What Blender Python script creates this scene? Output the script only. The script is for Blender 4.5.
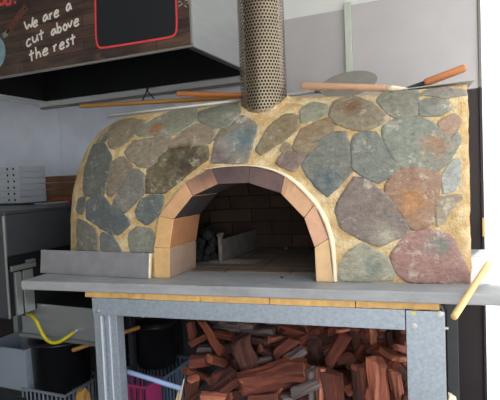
import bpy, bmesh, random
from math import *
from mathutils import Vector as V, Matrix, noise
from mathutils.bvhtree import BVHTree
random.seed(7)
for o in list(bpy.data.objects): bpy.data.objects.remove(o)
S = bpy.context.scene
COL = S.collection
# ------------------------------------------------------------------ camera
YAW, PIT, ROL, F = -16.84, -2.83, -2.366, 484.8
CAM = V((0, 0, 1.48))
_y, _p, _r = map(radians, (YAW, PIT, ROL))
FW = V((sin(_y)*cos(_p), cos(_y)*cos(_p), sin(_p)))
_rt = V((cos(_y), -sin(_y), 0)); _up = _rt.cross(FW)
RT = cos(_r)*_rt + sin(_r)*_up; UP = -sin(_r)*_rt + cos(_r)*_up
cd = bpy.data.cameras.new('camera'); cam = bpy.data.objects.new('camera', cd); COL.objects.link(cam)
cd.sensor_width = 36; cd.lens = 36*F/500; cd.clip_start = .02; cd.clip_end = 400
cam.matrix_world = Matrix(((RT.x, UP.x, -FW.x, CAM.x), (RT.y, UP.y, -FW.y, CAM.y), (RT.z, UP.z, -FW.z, CAM.z), (0, 0, 0, 1)))
S.camera = cam
# ------------------------------------------------------------------ world, light, exposure
w = bpy.data.worlds.new('world'); S.world = w; w.use_nodes = True
bg = w.node_tree.nodes['Background']; bg.inputs[0].default_value = (.96, .98, 1, 1); bg.inputs[1].default_value = 2.6
sun = bpy.data.lights.new('sun', 'SUN'); sun.energy = 5.0; sun.angle = radians(1.5); sun.color = (1, .96, .9)
so = bpy.data.objects.new('sun', sun); COL.objects.link(so); so.rotation_euler = (radians(-32), radians(12), 0)
S.view_settings.view_transform = 'Standard'; S.view_settings.look = 'None'
S.view_settings.gamma = 1; S.view_settings.use_curve_mapping = False; S.view_settings.exposure = -0.1
try: S.cycles.use_denoising = True
except Exception: pass
S.cycles.max_bounces = 8; S.cycles.diffuse_bounces = 5

# ------------------------------------------------------------------ where things stand: from the photo onto real planes
def ray(x, y): return (x-250)/F*RT - (y-200)/F*UP + FW
def onz(x, y, z): d = ray(x, y); return CAM + d*((z-CAM.z)/d.z)
def ony(x, y, Y): d = ray(x, y); return CAM + d*(Y/d.y)
A = radians(6.92)
WX = V((cos(A), -sin(A), 0)); WY = V((sin(A), cos(A), 0))
def onw(x, y, k): d = ray(x, y); return CAM + d*(k/d.dot(WY))
def wp(x, y, z): return WX*x + WY*y + V((0, 0, z))
def lin(c): return tuple((v/255/12.92 if v/255 <= .04045 else ((v/255+.055)/1.055)**2.4) for v in c)

# ------------------------------------------------------------------ materials
def mat(name, c, rough=.6, metal=0, var=.25, scale=12, bump=.1, bscale=None, attr=None, c2=None, c2amt=.5, stretch=(1, 1, 1), objrand=0, spec=.5, c2thr=(.45, .6), coord='Object'):
    m = bpy.data.materials.new(name); m.use_nodes = True; n = m.node_tree; N = n.nodes; L = n.links
    b = N['Principled BSDF']; b.inputs['Roughness'].default_value = rough; b.inputs['Metallic'].default_value = metal
    b.inputs['Specular IOR Level'].default_value = spec
    tc = N.new('ShaderNodeTexCoord'); mp = N.new('ShaderNodeMapping'); mp.inputs['Scale'].default_value = stretch
    L.new(tc.outputs[coord], mp.inputs[0])
    nz = N.new('ShaderNodeTexNoise'); nz.inputs['Scale'].default_value = scale; nz.inputs['Detail'].default_value = 6; nz.inputs['Roughness'].default_value = .65
    L.new(mp.outputs[0], nz.inputs['Vector'])
    if attr:
        at = N.new('ShaderNodeAttribute'); at.attribute_name = attr; base = at.outputs['Color']
    else:
        rgb = N.new('ShaderNodeRGB'); rgb.outputs[0].default_value = (*lin(c), 1); base = rgb.outputs[0]
    if c2:
        nz2 = N.new('ShaderNodeTexNoise'); nz2.inputs['Scale'].default_value = scale*.45; nz2.inputs['Detail'].default_value = 5
        L.new(mp.outputs[0], nz2.inputs['Vector'])
        mr = N.new('ShaderNodeMapRange'); mr.inputs[1].default_value = c2thr[0]; mr.inputs[2].default_value = c2thr[1]; mr.inputs[4].default_value = c2amt
        L.new(nz2.outputs['Fac'], mr.inputs[0])
        mx = N.new('ShaderNodeMix'); mx.data_type = 'RGBA'; L.new(mr.outputs[0], mx.inputs[0]); L.new(base, mx.inputs[6]); mx.inputs[7].default_value = (*lin(c2), 1)
        base = mx.outputs[2]
    hs = N.new('ShaderNodeHueSaturation'); L.new(base, hs.inputs['Color'])
    mr = N.new('ShaderNodeMapRange'); mr.inputs[1].default_value = .25; mr.inputs[2].default_value = .75
    mr.inputs[3].default_value = 1-var; mr.inputs[4].default_value = 1+var; L.new(nz.outputs['Fac'], mr.inputs[0])
    val = mr.outputs[0]
    if objrand:
        oi = N.new('ShaderNodeObjectInfo'); m2 = N.new('ShaderNodeMapRange'); m2.inputs[3].default_value = 1-objrand; m2.inputs[4].default_value = 1+objrand
        L.new(oi.outputs['Random'], m2.inputs[0]); mu = N.new('ShaderNodeMath'); mu.operation = 'MULTIPLY'; L.new(val, mu.inputs[0]); L.new(m2.outputs[0], mu.inputs[1]); val = mu.outputs[0]
    L.new(val, hs.inputs['Value']); L.new(hs.outputs[0], b.inputs['Base Color'])
    if bump:
        bp = N.new('ShaderNodeBump'); bp.inputs['Strength'].default_value = bump; bp.inputs['Distance'].default_value = .01
        if bscale:
            nb = N.new('ShaderNodeTexNoise'); nb.inputs['Scale'].default_value = bscale; nb.inputs['Detail'].default_value = 8; L.new(mp.outputs[0], nb.inputs['Vector']); L.new(nb.outputs['Fac'], bp.inputs['Height'])
        else: L.new(nz.outputs['Fac'], bp.inputs['Height'])
        L.new(bp.outputs[0], b.inputs['Normal'])
    return m
def brickmat(name, c1, c2, mortar, sc, rough=.9, bw=.23, bh=.076, dirt=.5):
    m = mat(name, c1, rough, var=.35, scale=7, bump=0); n = m.node_tree; N = n.nodes; L = n.links
    tc = N.new('ShaderNodeTexCoord'); br = N.new('ShaderNodeTexBrick'); br.inputs['Color1'].default_value = (*lin(c1), 1); br.inputs['Color2'].default_value = (*lin(c2), 1)
    br.inputs['Mortar'].default_value = (*lin(mortar), 1); br.inputs['Scale'].default_value = sc; br.inputs['Mortar Size'].default_value = .004
    br.inputs['Brick Width'].default_value = bw; br.inputs['Row Height'].default_value = bh
    L.new(tc.outputs['UV'], br.inputs['Vector'])
    hs = [x for x in N if x.bl_idname == 'ShaderNodeHueSaturation'][0]
    L.new(br.outputs['Color'], hs.inputs['Color'])
    return m

M = {}
M['wall'] = mat('pale_wall_paint', (222, 226, 226), .55, var=.05, scale=3, bump=.03)
M['wallblue'] = mat('cool_grey_wall_panel', (214, 222, 238), .42, var=.10, scale=4, bump=.04)
M['panel'] = mat('grey_cladding', (184, 182, 186), .42, var=.06, scale=5, bump=.02)
M['darkwall'] = mat('dark_brown_wall', (48, 40, 44), .6, var=.2, scale=6, bump=.05)
M['batten'] = mat('pale_batten', (188, 196, 188), .6, var=.08, scale=20, bump=.05)
M['floor'] = mat('grimy_floor', (62, 58, 56), .8, var=.3, scale=6, bump=.1)
M['ceil'] = mat('ceiling_paint', (200, 200, 198), .8, var=.05, scale=4, bump=0)
M['ground'] = mat('pale_concrete', (215, 210, 200), .9, var=.06, scale=2, bump=.05)
M['mortar'] = mat('sandy_mortar', (196, 166, 118), .95, var=.25, scale=38, bump=.8, bscale=120, c2=(220, 202, 164), c2amt=.75)
M['stone'] = mat('split_stone', (120, 120, 110), .5, var=.34, scale=45, bump=.35, bscale=90, attr='col', stretch=(1, 1, 1.6), c2=(170, 166, 152), c2amt=.2, c2thr=(.5, .72), spec=.55)
M['rim'] = mat('pale_mortar_fillet', (238, 222, 196), .9, var=.12, scale=40, bump=.4)
M['brick'] = mat('fire_brick', (210, 170, 125), .85, var=.14, scale=22, bump=.25, bscale=150, attr='col')
M['buff'] = mat('buff_hearth_brick', (214, 172, 112), .9, var=.2, scale=30, bump=.3)
M['chamber'] = brickmat('sooty_chamber_brick', (70, 50, 38), (46, 34, 28), (22, 18, 16), 1.0)
M['hfloor'] = brickmat('hearth_tile', (124, 106, 90), (102, 92, 84), (66, 58, 52), 1.0, bw=.3, bh=.3)
M['slab'] = mat('grey_slab', (158, 161, 166), .5, var=.16, scale=14, bump=.15, stretch=(.5, 2, 2))
M['galv'] = mat('galvanised_steel', (164, 175, 188), .5, .45, var=.22, scale=80, bump=.04)
M['bolt'] = mat('zinc_bolt', (200, 200, 195), .35, .8, var=.1, scale=30, bump=0)
M['darksteel'] = mat('dark_painted_steel', (52, 54, 58), .5, .3, var=.2, scale=20, bump=.05)
M['flue'] = mat('perforated_steel', (138, 126, 108), .36, .8, var=.15, scale=14, bump=0)
M['fluein'] = mat('sooty_pipe', (36, 32, 28), .7, .4, var=.3, scale=14, bump=0)
M['wood'] = mat('turned_wood', (184, 116, 70), .5, var=.18, scale=14, bump=.1, stretch=(.25, 3, 3))
M['palewood'] = mat('pale_worn_wood', (196, 158, 128), .6, var=.18, scale=14, bump=.1, stretch=(.25, 3, 3))
M['oldwood'] = mat('aged_wood', (172, 124, 66), .55, var=.2, scale=14, bump=.1, stretch=(.25, 3, 3))
M['bamboo'] = mat('pale_yellow_wood', (226, 190, 130), .5, var=.15, scale=10, bump=.05, stretch=(.2, 3, 3))
M['steel'] = mat('bright_steel', (160, 160, 160), .35, .5, var=.08, scale=20, bump=.02)
M['dullsteel'] = mat('worn_steel_plate', (150, 148, 142), .5, .5, var=.14, scale=16, bump=.05)
M['tray'] = mat('scuffed_metal_tray', (142, 142, 148), .5, .2, var=.18, scale=18, bump=.08, c2=(170, 160, 150), c2amt=.6, c2thr=(.62, .72))
M['black'] = mat('black_enamel', (20, 21, 26), .35, var=.2, scale=20, bump=.02)
M['gloss'] = mat('dark_smoked_steel', (66, 70, 76), .35, .2, var=.15, scale=3, bump=.01)
M['inox'] = mat('brushed_stainless', (172, 176, 180), .34, .6, var=.06, scale=6, bump=.02, stretch=(1, 1, 6))
M['hoodin'] = mat('dark_inside', (26, 28, 32), .5, .2, var=.3, scale=5, bump=.02)  # near-black hood liner tone, also painted shade at cabinet base and bench top
M['char'] = mat('charcoal', (22, 22, 22), .9, var=.5, scale=30, bump=.4)
M['ash'] = mat('grey_ash', (120, 114, 108), .95, var=.3, scale=40, bump=.4)
M['guard'] = mat('ashy_steel', (112, 108, 104), .7, .2, var=.35, scale=25, bump=.15)
M['carton'] = mat('white_carton', (168, 174, 184), .8, var=.05, scale=10, bump=0)
M['hole'] = mat('dark_hole', (12, 12, 14), .9, var=0, scale=10, bump=0)
M['brown'] = mat('brown_carton', (92, 62, 44), .8, var=.2, scale=20, bump=.05, c2=(120, 84, 60), c2amt=.6)
M['tub'] = mat('grey_plastic', (150, 162, 176), .5, var=.06, scale=8, bump=0)
M['crate'] = mat('pale_crate_plastic', (130, 138, 152), .5, var=.1, scale=8, bump=0)
M['bcrate'] = mat('blue_crate_plastic', (96, 112, 140), .5, var=.1, scale=8, bump=0)
M['pink'] = mat('magenta_crate_plastic', (176, 60, 118), .5, var=.1, scale=8, bump=0)
M['hose'] = mat('yellow_hose', (216, 200, 30), .4, var=.08, scale=20, bump=0)
M['pipe'] = mat('pale_blue_pipe', (140, 162, 205), .4, var=.08, scale=10, bump=0)
M['sack'] = mat('tan_sacking', (168, 130, 70), .9, var=.3, scale=30, bump=.3)
for k, c, c2 in (('a', (114, 58, 44), (74, 40, 33)), ('b', (88, 50, 43), (52, 35, 32)), ('c', (164, 94, 74), (196, 130, 106)), ('d', (92, 82, 84), (128, 112, 110)), ('e', (142, 74, 50), (88, 46, 35))):
    M['log'+k] = mat('split_redwood_'+{'a': 'mid', 'b': 'dark', 'c': 'pale', 'd': 'grey', 'e': 'warm'}[k], c, .85, var=.65, scale=34, bump=1.0, stretch=(.16, 2.2, 2.2), c2=c2, c2amt=.8, objrand=.18, c2thr=(.4, .62))
M['logend'] = mat('pale_broken_log_end', (172, 104, 78), .9, var=.4, scale=60, bump=.8, c2=(120, 66, 54), c2amt=.8)
M['splint'] = mat('pale_split_wood', (206, 184, 150), .8, var=.2, scale=26, bump=.4, stretch=(.3, 2, 2))
M['ink_w'] = mat('white_lettering', (232, 228, 220), .5, var=0, bump=0)
M['ink_r'] = mat('red_print', (222, 70, 78), .5, var=0, bump=0)
M['board'] = mat('black_menu_board', (24, 27, 34), .45, var=.15, scale=8, bump=0)
M['rail'] = mat('pale_rail_and_lit_edge', (206, 212, 218), .5, var=.1, scale=10, bump=0)
M['edge'] = mat('grey_edge_and_rail_shadow', (128, 124, 120), .6, var=.1, scale=10, bump=0)
M['trim'] = mat('aluminium_trim', (150, 156, 152), .4, .6, var=.08, scale=10, bump=0)
# sign planks
def flecks(m, scale, c, lo, hi, amt):
    n = m.node_tree; N = n.nodes; L = n.links; b = N['Principled BSDF']; src = b.inputs['Base Color'].links[0].from_socket
    tc = N.new('ShaderNodeTexCoord'); nz = N.new('ShaderNodeTexNoise'); nz.inputs['Scale'].default_value = scale; nz.inputs['Detail'].default_value = 9; nz.inputs['Roughness'].default_value = .75
    L.new(tc.outputs['Object'], nz.inputs['Vector']); mr = N.new('ShaderNodeMapRange'); mr.inputs[1].default_value = lo; mr.inputs[2].default_value = hi; mr.inputs[4].default_value = amt
    L.new(nz.outputs['Fac'], mr.inputs[0]); mx = N.new('ShaderNodeMix'); mx.data_type = 'RGBA'; L.new(mr.outputs[0], mx.inputs[0]); L.new(src, mx.inputs[6]); mx.inputs[7].default_value = (*lin(c), 1); L.new(mx.outputs[2], b.inputs['Base Color'])
flecks(M['stone'], 16, (205, 198, 180), .56, .66, .6)
flecks(M['stone'], 13, (84, 74, 62), .6, .72, .5)
def plankmat():
    m = mat('printed_planks', (92, 70, 60), .5, var=.45, scale=26, bump=0, stretch=(.25, 1, 2.4), c2=(52, 40, 38), c2amt=.85, c2thr=(.4, .6)); n = m.node_tree; N = n.nodes; L = n.links
    hs = [x for x in N if x.bl_idname == 'ShaderNodeHueSaturation'][0]; src = hs.inputs['Color'].links[0].from_socket
    tc = N.new('ShaderNodeTexCoord'); br = N.new('ShaderNodeTexBrick'); br.inputs['Color1'].default_value = (1.1, 1.05, 1, 1); br.inputs['Color2'].default_value = (.6, .58, .6, 1); br.inputs['Mortar'].default_value = (.16, .13, .12, 1)
    br.inputs['Scale'].default_value = 1; br.inputs['Brick Width'].default_value = .9; br.inputs['Row Height'].default_value = .062; br.inputs['Mortar Size'].default_value = .0022
    L.new(tc.outputs['UV'], br.inputs['Vector'])
    mx = N.new('ShaderNodeMix'); mx.data_type = 'RGBA'; mx.blend_type = 'MULTIPLY'; mx.inputs[0].default_value = 1
    L.new(src, mx.inputs[6]); L.new(br.outputs['Color'], mx.inputs[7]); L.new(mx.outputs[2], hs.inputs['Color'])
    return m
M['planks'] = plankmat()
flecks(M['tray'], 9, (190, 180, 168), .6, .68, .7)
flecks(M['slab'], 7, (120, 122, 126), .5, .7, .5)
flecks(M['planks'], 5, (150, 132, 116), .57, .7, .45)
flecks(M['planks'], 4, (30, 22, 24), .56, .68, .6)

# ------------------------------------------------------------------ mesh helpers
class MB:
    def __init__(s): s.v = []; s.f = []; s.c = []
    def add(s, vs, fs, col=None):
        o = len(s.v); s.v += [V(p) for p in vs]; s.f += [tuple(i+o for i in f) for f in fs]; s.c += [col]*len(fs); return s
    def hexa(s, b, t, col=None):          # four base and four top corners
        return s.add(list(b)+list(t), [(3, 2, 1, 0), (4, 5, 6, 7), (0, 1, 5, 4), (1, 2, 6, 5), (2, 3, 7, 6), (3, 0, 4, 7)], col)
    def box(s, x0, x1, y0, y1, z0, z1, col=None, fr=None):
        q = lambda x, y, z: (fr(x, y, z) if fr else V((x, y, z)))
        return s.hexa([q(x0, y0, z0), q(x1, y0, z0), q(x1, y1, z0), q(x0, y1, z0)], [q(x0, y0, z1), q(x1, y0, z1), q(x1, y1, z1), q(x0, y1, z1)], col)
    def tube(s, pts, r, n=12, cap=True, col=None):
        pts = [V(p) for p in pts]; rs = r if isinstance(r, (list, tuple)) else [r]*len(pts); rings = []
        t0 = (pts[1]-pts[0]).normalized(); a = t0.cross(V((0, 0, 1)))
        if a.length < .05: a = t0.cross(V((1, 0, 0)))
        a.normalize()
        vs = []
        for i, p in enumerate(pts):
            t = (pts[min(i+1, len(pts)-1)]-pts[max(i-1, 0)]).normalized(); a = (a-t*a.dot(t)).normalized(); b = t.cross(a)
            vs += [p+(a*cos(2*pi*k/n)+b*sin(2*pi*k/n))*rs[i] for k in range(n)]
        fs = [(i*n+k, i*n+(k+1) % n, (i+1)*n+(k+1) % n, (i+1)*n+k) for i in range(len(pts)-1) for k in range(n)]
        if cap: fs += [tuple(range(n))[::-1], tuple((len(pts)-1)*n+k for k in range(n))]
        return s.add(vs, fs, col)
    def lathe(s, prof, c, n=32, col=None):
        vs = [V((c[0]+r*cos(2*pi*k/n), c[1]+r*sin(2*pi*k/n), c[2]+z)) for r, z in prof for k in range(n)]
        fs = [(i*n+k, i*n+(k+1) % n, (i+1)*n+(k+1) % n, (i+1)*n+k) for i in range(len(prof)-1) for k in range(n)]
        fs.append(tuple(range(n))[::-1]); return s.add(vs, fs, col)
    def build(s, name, m, parent=None, bevel=0, smooth=False, origin=None, solid=0, seg=2, weld=False):
        me = bpy.data.meshes.new(name)
        o0 = V(origin) if origin else V((0, 0, 0))
        me.from_pydata([p-o0 for p in s.v], [], s.f); me.update()
        if any(c is not None for c in s.c):
            at = me.color_attributes.new('col', 'FLOAT_COLOR', 'CORNER')
            for p in me.polygons:
                c = s.c[p.index] or (128, 128, 128); l = (*lin(c), 1)
                for li in p.loop_indices: at.data[li].color = l
        bm = bmesh.new(); bm.from_mesh(me); 
        if weld: bmesh.ops.remove_doubles(bm, verts=bm.verts, dist=1e-5)
        bmesh.ops.recalc_face_normals(bm, faces=bm.faces); bm.to_mesh(me); bm.free()
        if isinstance(m, (list, tuple)):
            for q in m: me.materials.append(q)
        else: me.materials.append(m)
        o = bpy.data.objects.new(name, me); COL.objects.link(o); o.location = o0
        if smooth:
            for p in me.polygons: p.use_smooth = True
        if solid:
            k = o.modifiers.new('s', 'SOLIDIFY'); k.thickness = solid; k.offset = -1
        if bevel:
            b = o.modifiers.new('b', 'BEVEL'); b.width = bevel; b.segments = seg; b.limit_method = 'ANGLE'; b.angle_limit = radians(35)
        if parent:
            o.parent = parent; o.matrix_parent_inverse = parent.matrix_world.inverted()
            o.location = o0
        return o
def uvbox(o, fn):
    me = o.data; uv = me.uv_layers.new(name='UVMap')
    for l in me.loops: uv.data[l.index].uv = fn(me.vertices[l.vertex_index].co+o.location)
def tag(o, label, cat, group=None):
    o['label'] = label; o['category'] = cat
    if group: o['group'] = group
    return o
def thing(name, loc, label, cat, group=None):
    o = bpy.data.objects.new(name, None); o.empty_display_size = .05; COL.objects.link(o); o.location = loc
    bpy.context.view_layer.update()
    return tag(o, label, cat, group)
def struct(o): o['kind'] = 'structure'; return o

# ================================================================== THE SETTING
WK = 2.92
def wf(x, y, z): return wp(x, y, z)
XR = onw(484, 250, WK).dot(WX)       # right-hand end of the back wall
wall = struct(MB().box(-4.6, XR, WK, WK+.1, 0, 3.0, fr=wf).build('wall_back', M['wall']))
# left stretch of the wall is clad in a cool grey sheet, seam where two sheets meet
xs = onw(60, 130, WK-.006).dot(WX); xp0 = onw(250, 60, WK).dot(WX)
for a, b in ((-4.5, xs-.002), (xs+.002, xp0)):
    MB().box(a, b, WK-.006, WK-.0005, 1.0, 2.32, fr=wf).build('wall_sheet', M['wallblue'], wall, bevel=.002)
z1 = onw(283, 20.5, WK).z; z2 = onw(352, 6, WK).z; xb = onw(346, 40, WK).dot(WX); xb2 = onw(353, 40, WK).dot(WX)
MB().box(xp0+.01, xb, WK-.008, WK-.0005, .3, z1, fr=wf).build('cladding_panel', M['panel'], wall, bevel=.002)
MB().box(xb2, XR-.012, WK-.02, WK-.0005, 1.9, z2, fr=wf).build('cladding_panel', M['panel'], wall, bevel=.002)
MB().box(xb2, XR-.012, WK-.018, WK-.0005, .0, 1.895, fr=wf).build('dark_lower_wall', M['darkwall'], wall, bevel=.002)  # wall below the cladding, darker than the panel above
MB().box(-4.5, xb-.001, WK-.03, WK-.0095, .0, .985, fr=wf).build('dark_lower_wall', M['darkwall'], wall, bevel=.002)  # dark sheet: shade beneath oven and bench put into the colour
MB().box(XR-.011, XR+.004, WK-.03, WK+.104, 0, 1.9, fr=wf).build('corner_strip', M['darkwall'], wall, bevel=.002)
MB().box(XR-.011, XR+.004, WK-.03, WK+.104, 1.902, 2.95, fr=wf).build('corner_strip', M['edge'], wall, bevel=.002)
ph = onw(483.5, 227, WK-.03)
MB().box(XR-.008, XR+.006, WK-.045, WK-.0305, ph.z-.05, ph.z+.05, fr=wf).build('latch_plate', M['bamboo'], wall, bevel=.003)
b = MB().box(xb+.001, xb2-.001, WK-.035, WK-.0005, .0, 2.47, fr=wf)
o = struct(b.build('trim_1', M['batten'], bevel=.002))
q = onw(349, 10.5, WK-.035); MB().tube([q-WY*.001, q-WY*.004], .006, 10).build('screw', M['bolt'], o)
struct(MB().box(-4.7, -4.6, -2.0, WK+.1, 0, 3.0, fr=wf).build('wall_left', M['wall']))
struct(MB().box(-4.7, XR+.3, -2.0, WK+.3, 3.0, 3.1, fr=wf).build('ceiling', M['ceil']))  # ceiling and left wall drawn out behind the camera against frontal light
struct(MB().box(-4.7, -1.0, -2.0, -1.9, 0, 3.0, fr=wf).build('wall_front_blocker', M['wall']))  # unseen wall added behind the camera to block sky light from the front
struct(MB().box(-4.7, XR+.3, -2.0, WK+.1, -.1, 0, fr=wf).build('floor', M['floor']))
struct(MB().add([(-60, -60, -.12), (60, -60, -.12), (60, 60, -.12), (-60, 60, -.12)], [(0, 1, 2, 3)]).build('ground', M['ground']))

# ================================================================== HEARTH SLAB ON ITS STAND
ZS = 1.05
slabx0, slabx1 = -1.635, 1.15
sl = MB().box(slabx0, slabx1, 1.775, 2.74, 1.009, ZS).build('hearth_slab', M['slab'], bevel=.005)
tag(sl, 'long grey slab shelf that the stone oven sits on', 'shelf')
# course of buff bricks between slab and steel
cuts = [onz(p, 300, .99).x for p in (86, 140, 200, 272, 357)] + [.135]; cuts[0] = -1.315
lab = ['thin buff brick under the slab at its left end, over the left post', 'buff brick under the slab, second from the left end', 'buff brick under the slab below the arch\'s left half',
       'buff brick under the slab below the arch\'s right half', 'rough-edged buff brick under the slab above the right post']
for i in range(5):
    r = random.Random(i)
    n = 14; xa, xb_ = cuts[i]+.0015, cuts[i+1]-.0015
    mb = MB(); vs = []
    yf = [1.79, 1.786, 1.784, 1.785, 1.789][i]
    for k in range(n+1):
        x = xa+(xb_-xa)*k/n; j = (r.random()-.5)*(.008 if i in (0, 4) else .002)
        zt = 1.0085; zb = .9825
        vs += [(x, yf+j, zb), (x, 2.05, zb), (x, 2.05, zt), (x, yf+j+(.006 if i == 4 else 0), zt-(.004*r.random() if i == 4 else 0))]
    fs = [(k*4+a, k*4+(a+1) % 4, k*4+4+(a+1) % 4, k*4+4+a) for k in range(n) for a in range(4)] + [(3, 2, 1, 0), tuple(n*4+a for a in range(4))]
    o = mb.add(vs, fs).build('hearth_brick', M['buff'], bevel=.0015)
    tag(o, lab[i], 'brick', 'buff bricks bedded under the slab')

st = thing('steel_stand', (-.55, 2.2, 0), 'galvanised steel stand with front beam and bolted posts under the oven', 'stand')
MB().box(-1.272, .018, 1.782, 1.787, .909, .982).box(-1.262, .018, 1.787, 1.83, .976, .9815).box(-1.262, .018, 1.787, 1.822, .909, .913).build('beam', M['galv'], st, bevel=.0015)
for yb in (2.64,):
    MB().box(-1.26, .15, yb, yb+.04, .909, 1.008).build('beam', M['darksteel'], st, bevel=.002)
for xb_ in (-1.25, .105):
    MB().box(xb_, xb_+.04, 1.835, 2.638, .93, .981).build('side_rail', M['galv'], st, bevel=.002)
# left post: lipped channel turned towards the camera
xl = -1.272
lp = MB().box(xl, xl+.043, 1.788, 1.793, 0, .975).box(xl+.038, xl+.043, 1.793, 1.812, 0, .905).box(xl+.043, xl+.072, 1.808, 1.812, 0, .905).box(xl+.068, xl+.072, 1.802, 1.808, 0, .905).box(xl+.072, xl+.103, 1.802, 1.806, 0, .905).box(xl+.098, xl+.103, 1.806, 1.86, 0, .905).box(xl, xl+.005, 1.793, 1.86, 0, .975)
lp.build('post', M['galv'], st, bevel=.0015)
MB().box(xl+.0385, xl+.0425, 1.7785, 1.7878, 0, .905).build('lit_edge', M['rail'], st)  # pale strip: light caught by the post's lip, put into the colour
MB().box(xl+.0685, xl+.0715, 1.795, 1.8018, 0, .905).build('lit_edge', M['rail'], st)  # second pale strip painted for the lit lip
rp = MB().box(.021, .150, 1.779, 1.785, 0, .9815).box(.144, .150, 1.785, 1.86, 0, .9815).box(.021, .027, 1.79, 1.85, 0, .905)
rp.build('post', M['galv'], st, bevel=.0015)
MB().box(.168, .208, 1.93, 1.97, 0, 1.0).build('rear_post', M['darksteel'], st, bevel=.002)
MB().box(-1.26, -1.2, 2.64, 2.70, 0, .909).build('rear_post', M['darksteel'], st, bevel=.002)
MB().box(.09, .15, 2.64, 2.70, 0, .909).build('rear_post', M['darksteel'], st, bevel=.002)
MB().box(-.93, .13, 1.868, 2.636, .455, .475).box(-.93, .10, 2.60, 2.62, .475, .50).build('lower_shelf', M['galv'], st, bevel=.002)
for sx, sy in ((-.93, 1.9), (.06, 1.9), (-.93, 2.58), (.06, 2.58)):
    MB().box(sx, sx+.03, sy, sy+.03, 0, .4545).build('shelf_leg', M['galv'], st, bevel=.002)
for (px, py, yy) in ((98, 311, 1.782), (414.5, 326, 1.779), (440.5, 314, 1.779), (143, 316.5, 1.782)):
    c = ony(px, py, yy); r_ = .0065 if px != 143 else .003
    MB().tube([c+V((0, .002, 0)), c+V((0, -.001, 0))], r_*1.6, 14).tube([c, c+V((0, -.006, 0))], r_, 6).build('bolt', M['bolt'], st, bevel=.0008)
c = ony(454, 327, 1.86); MB().tube([(.1505, 1.84, c.z), (.166, 1.84, c.z)], .006, 8).build('bolt', M['bolt'], st, bevel=.0008)
c = ony(414, 313.5, 1.7785); MB().tube([c+V((0, .0004, 0)), c+V((0, -.0004, 0))], .006, 12).build('paint_mark', M['hose'], st)

# ================================================================== THE OVEN
YF = 1.905; YB = 2.72
oven = thing('pizza_oven', (-.6, 2.3, ZS), 'wood-fired pizza oven faced in crazy-paved stone with brick arch mouth', 'oven')
Aout = [(157, 278.5), (155, 247), (160, 216), (186, 182), (212, 168), (250, 165.5), (285, 175), (315, 204), (329, 238), (334, 281)]
Ain = [(171, 279), (171, 248), (175, 219), (193.5, 196), (219, 184), (249, 183), (281, 193), (304.5, 217.5), (315, 247), (316.5, 281)]
def P2(l, Y): return [ony(x, y, Y) for x, y in l]
ao = P2(Aout, YF); ai = P2(Ain, YF)
for l in (ao, ai): l[0].z = ZS; l[-1].z = ZS
ao[0].x = ao[1].x-.006
def resample(pts, n, smooth=False):
    if smooth:
        for _ in range(3):
            q = [pts[0]]
            for a, b in zip(pts, pts[1:]): q += [a*.75+b*.25, a*.25+b*.75]
            q.append(pts[-1]); pts = q
    d = [0]
    for a, b in zip(pts, pts[1:]): d.append(d[-1]+(b-a).length)
    out = []; j = 0
    for i in range(n):
        t = d[-1]*i/(n-1)
        while j < len(pts)-2 and d[j+1] < t: j += 1
        out.append(pts[j].lerp(pts[j+1], (t-d[j])/max(1e-9, d[j+1]-d[j])))
    return out
# outer silhouette: pixel, setback of the edge behind the front plane
B1 = [(75, 276, .2), (74.5, 248, .2), (74.5, 215, .2), (76.5, 190, .2), (83, 168, .22), (92, 147, .24), (105, 131, .27), (125, 118, .3), (150, 109.5, .32), (190, 103.5, .34), (240, 100, .34), (300, 96.5, .30), (345, 96.5, .22), (385, 93, .12), (430, 88.5, .05), (470, 84.5, .02)]
B2 = [(470.3, 84.5, .02), (470.5, 130, .02), (470.5, 180, .02), (470.5, 230, .02), (470, 283, .02)]
def b3(l): return [ony(x, y, YF+s) for x, y, s in l]
bl = b3(B1); br = b3(B2)
bl[0].z = ZS; br[-1].z = ZS
for q in br: q.x = .256
bl[-1].x = .256; br[0] = bl[-1].copy()
NL, NR = 100, 36
blr = resample(bl, NL); brr = resample(br, NR)[1:]
outer = blr+brr; NN = len(outer)
# inner (arch) sample positions: share by outer arc so that the top right corner meets the arch's right haunch
aa = resample(ao, 400)
inner = []
for i in range(NN):
    t = (i/(NL-1))*.72 if i < NL else .72+(i-NL+1)/(NR-1)*.28
    k = min(399, int(round(t*399))); inner.append(aa[k])
NT = 30
rings = []
for j in range(NT+1):
    t = j/NT; row = []
    for i in range(NN):
        a, b = inner[i], outer[i]
        p = a.lerp(b, t); D = b.y-YF
        p.y = YF+D*(1-sqrt(max(0, 1-t**2.4)))
        if j == 0: p.z = a.z
        if i in (0, NN-1): p.z = ZS
        row.append(p)
    rings.append(row)
rr = random.Random(3)
for k, yy in enumerate((.04, .12, .3, .5, 1.0)):
    row = []
    for i in range(NN):
        p = outer[i].copy(); p.y = max(p.y, YF+.02)+(YB-max(p.y, YF+.02))*yy
        row.append(p)
    rings.append(row)
vs = [p for r_ in rings for p in r_]
for idx, p in enumerate(vs):                     # crumbly trowelled surface, rough right-hand edge
    i = idx % NN
    if rings and YF < p.y < YF+.2 and i not in (0, NN-1):
        nz = noise.noise(p*30)*.003
        p.y += nz
    if i >= NL-2 and p.x > .24: p.x += noise.noise(p*45)*.006+noise.noise(p*120)*.003
fs = [(j*NN+i, j*NN+i+1, (j+1)*NN+i+1, (j+1)*NN+i) for j in range(len(rings)-1) for i in range(NN-1)]
fs.append(tuple((len(rings)-1)*NN+i for i in range(NN)))
body = MB().add(vs, fs).build('mortar_shell', M['mortar'], oven, smooth=True)
bvh = BVHTree.FromPolygons([tuple(p) for p in vs], fs)
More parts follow.
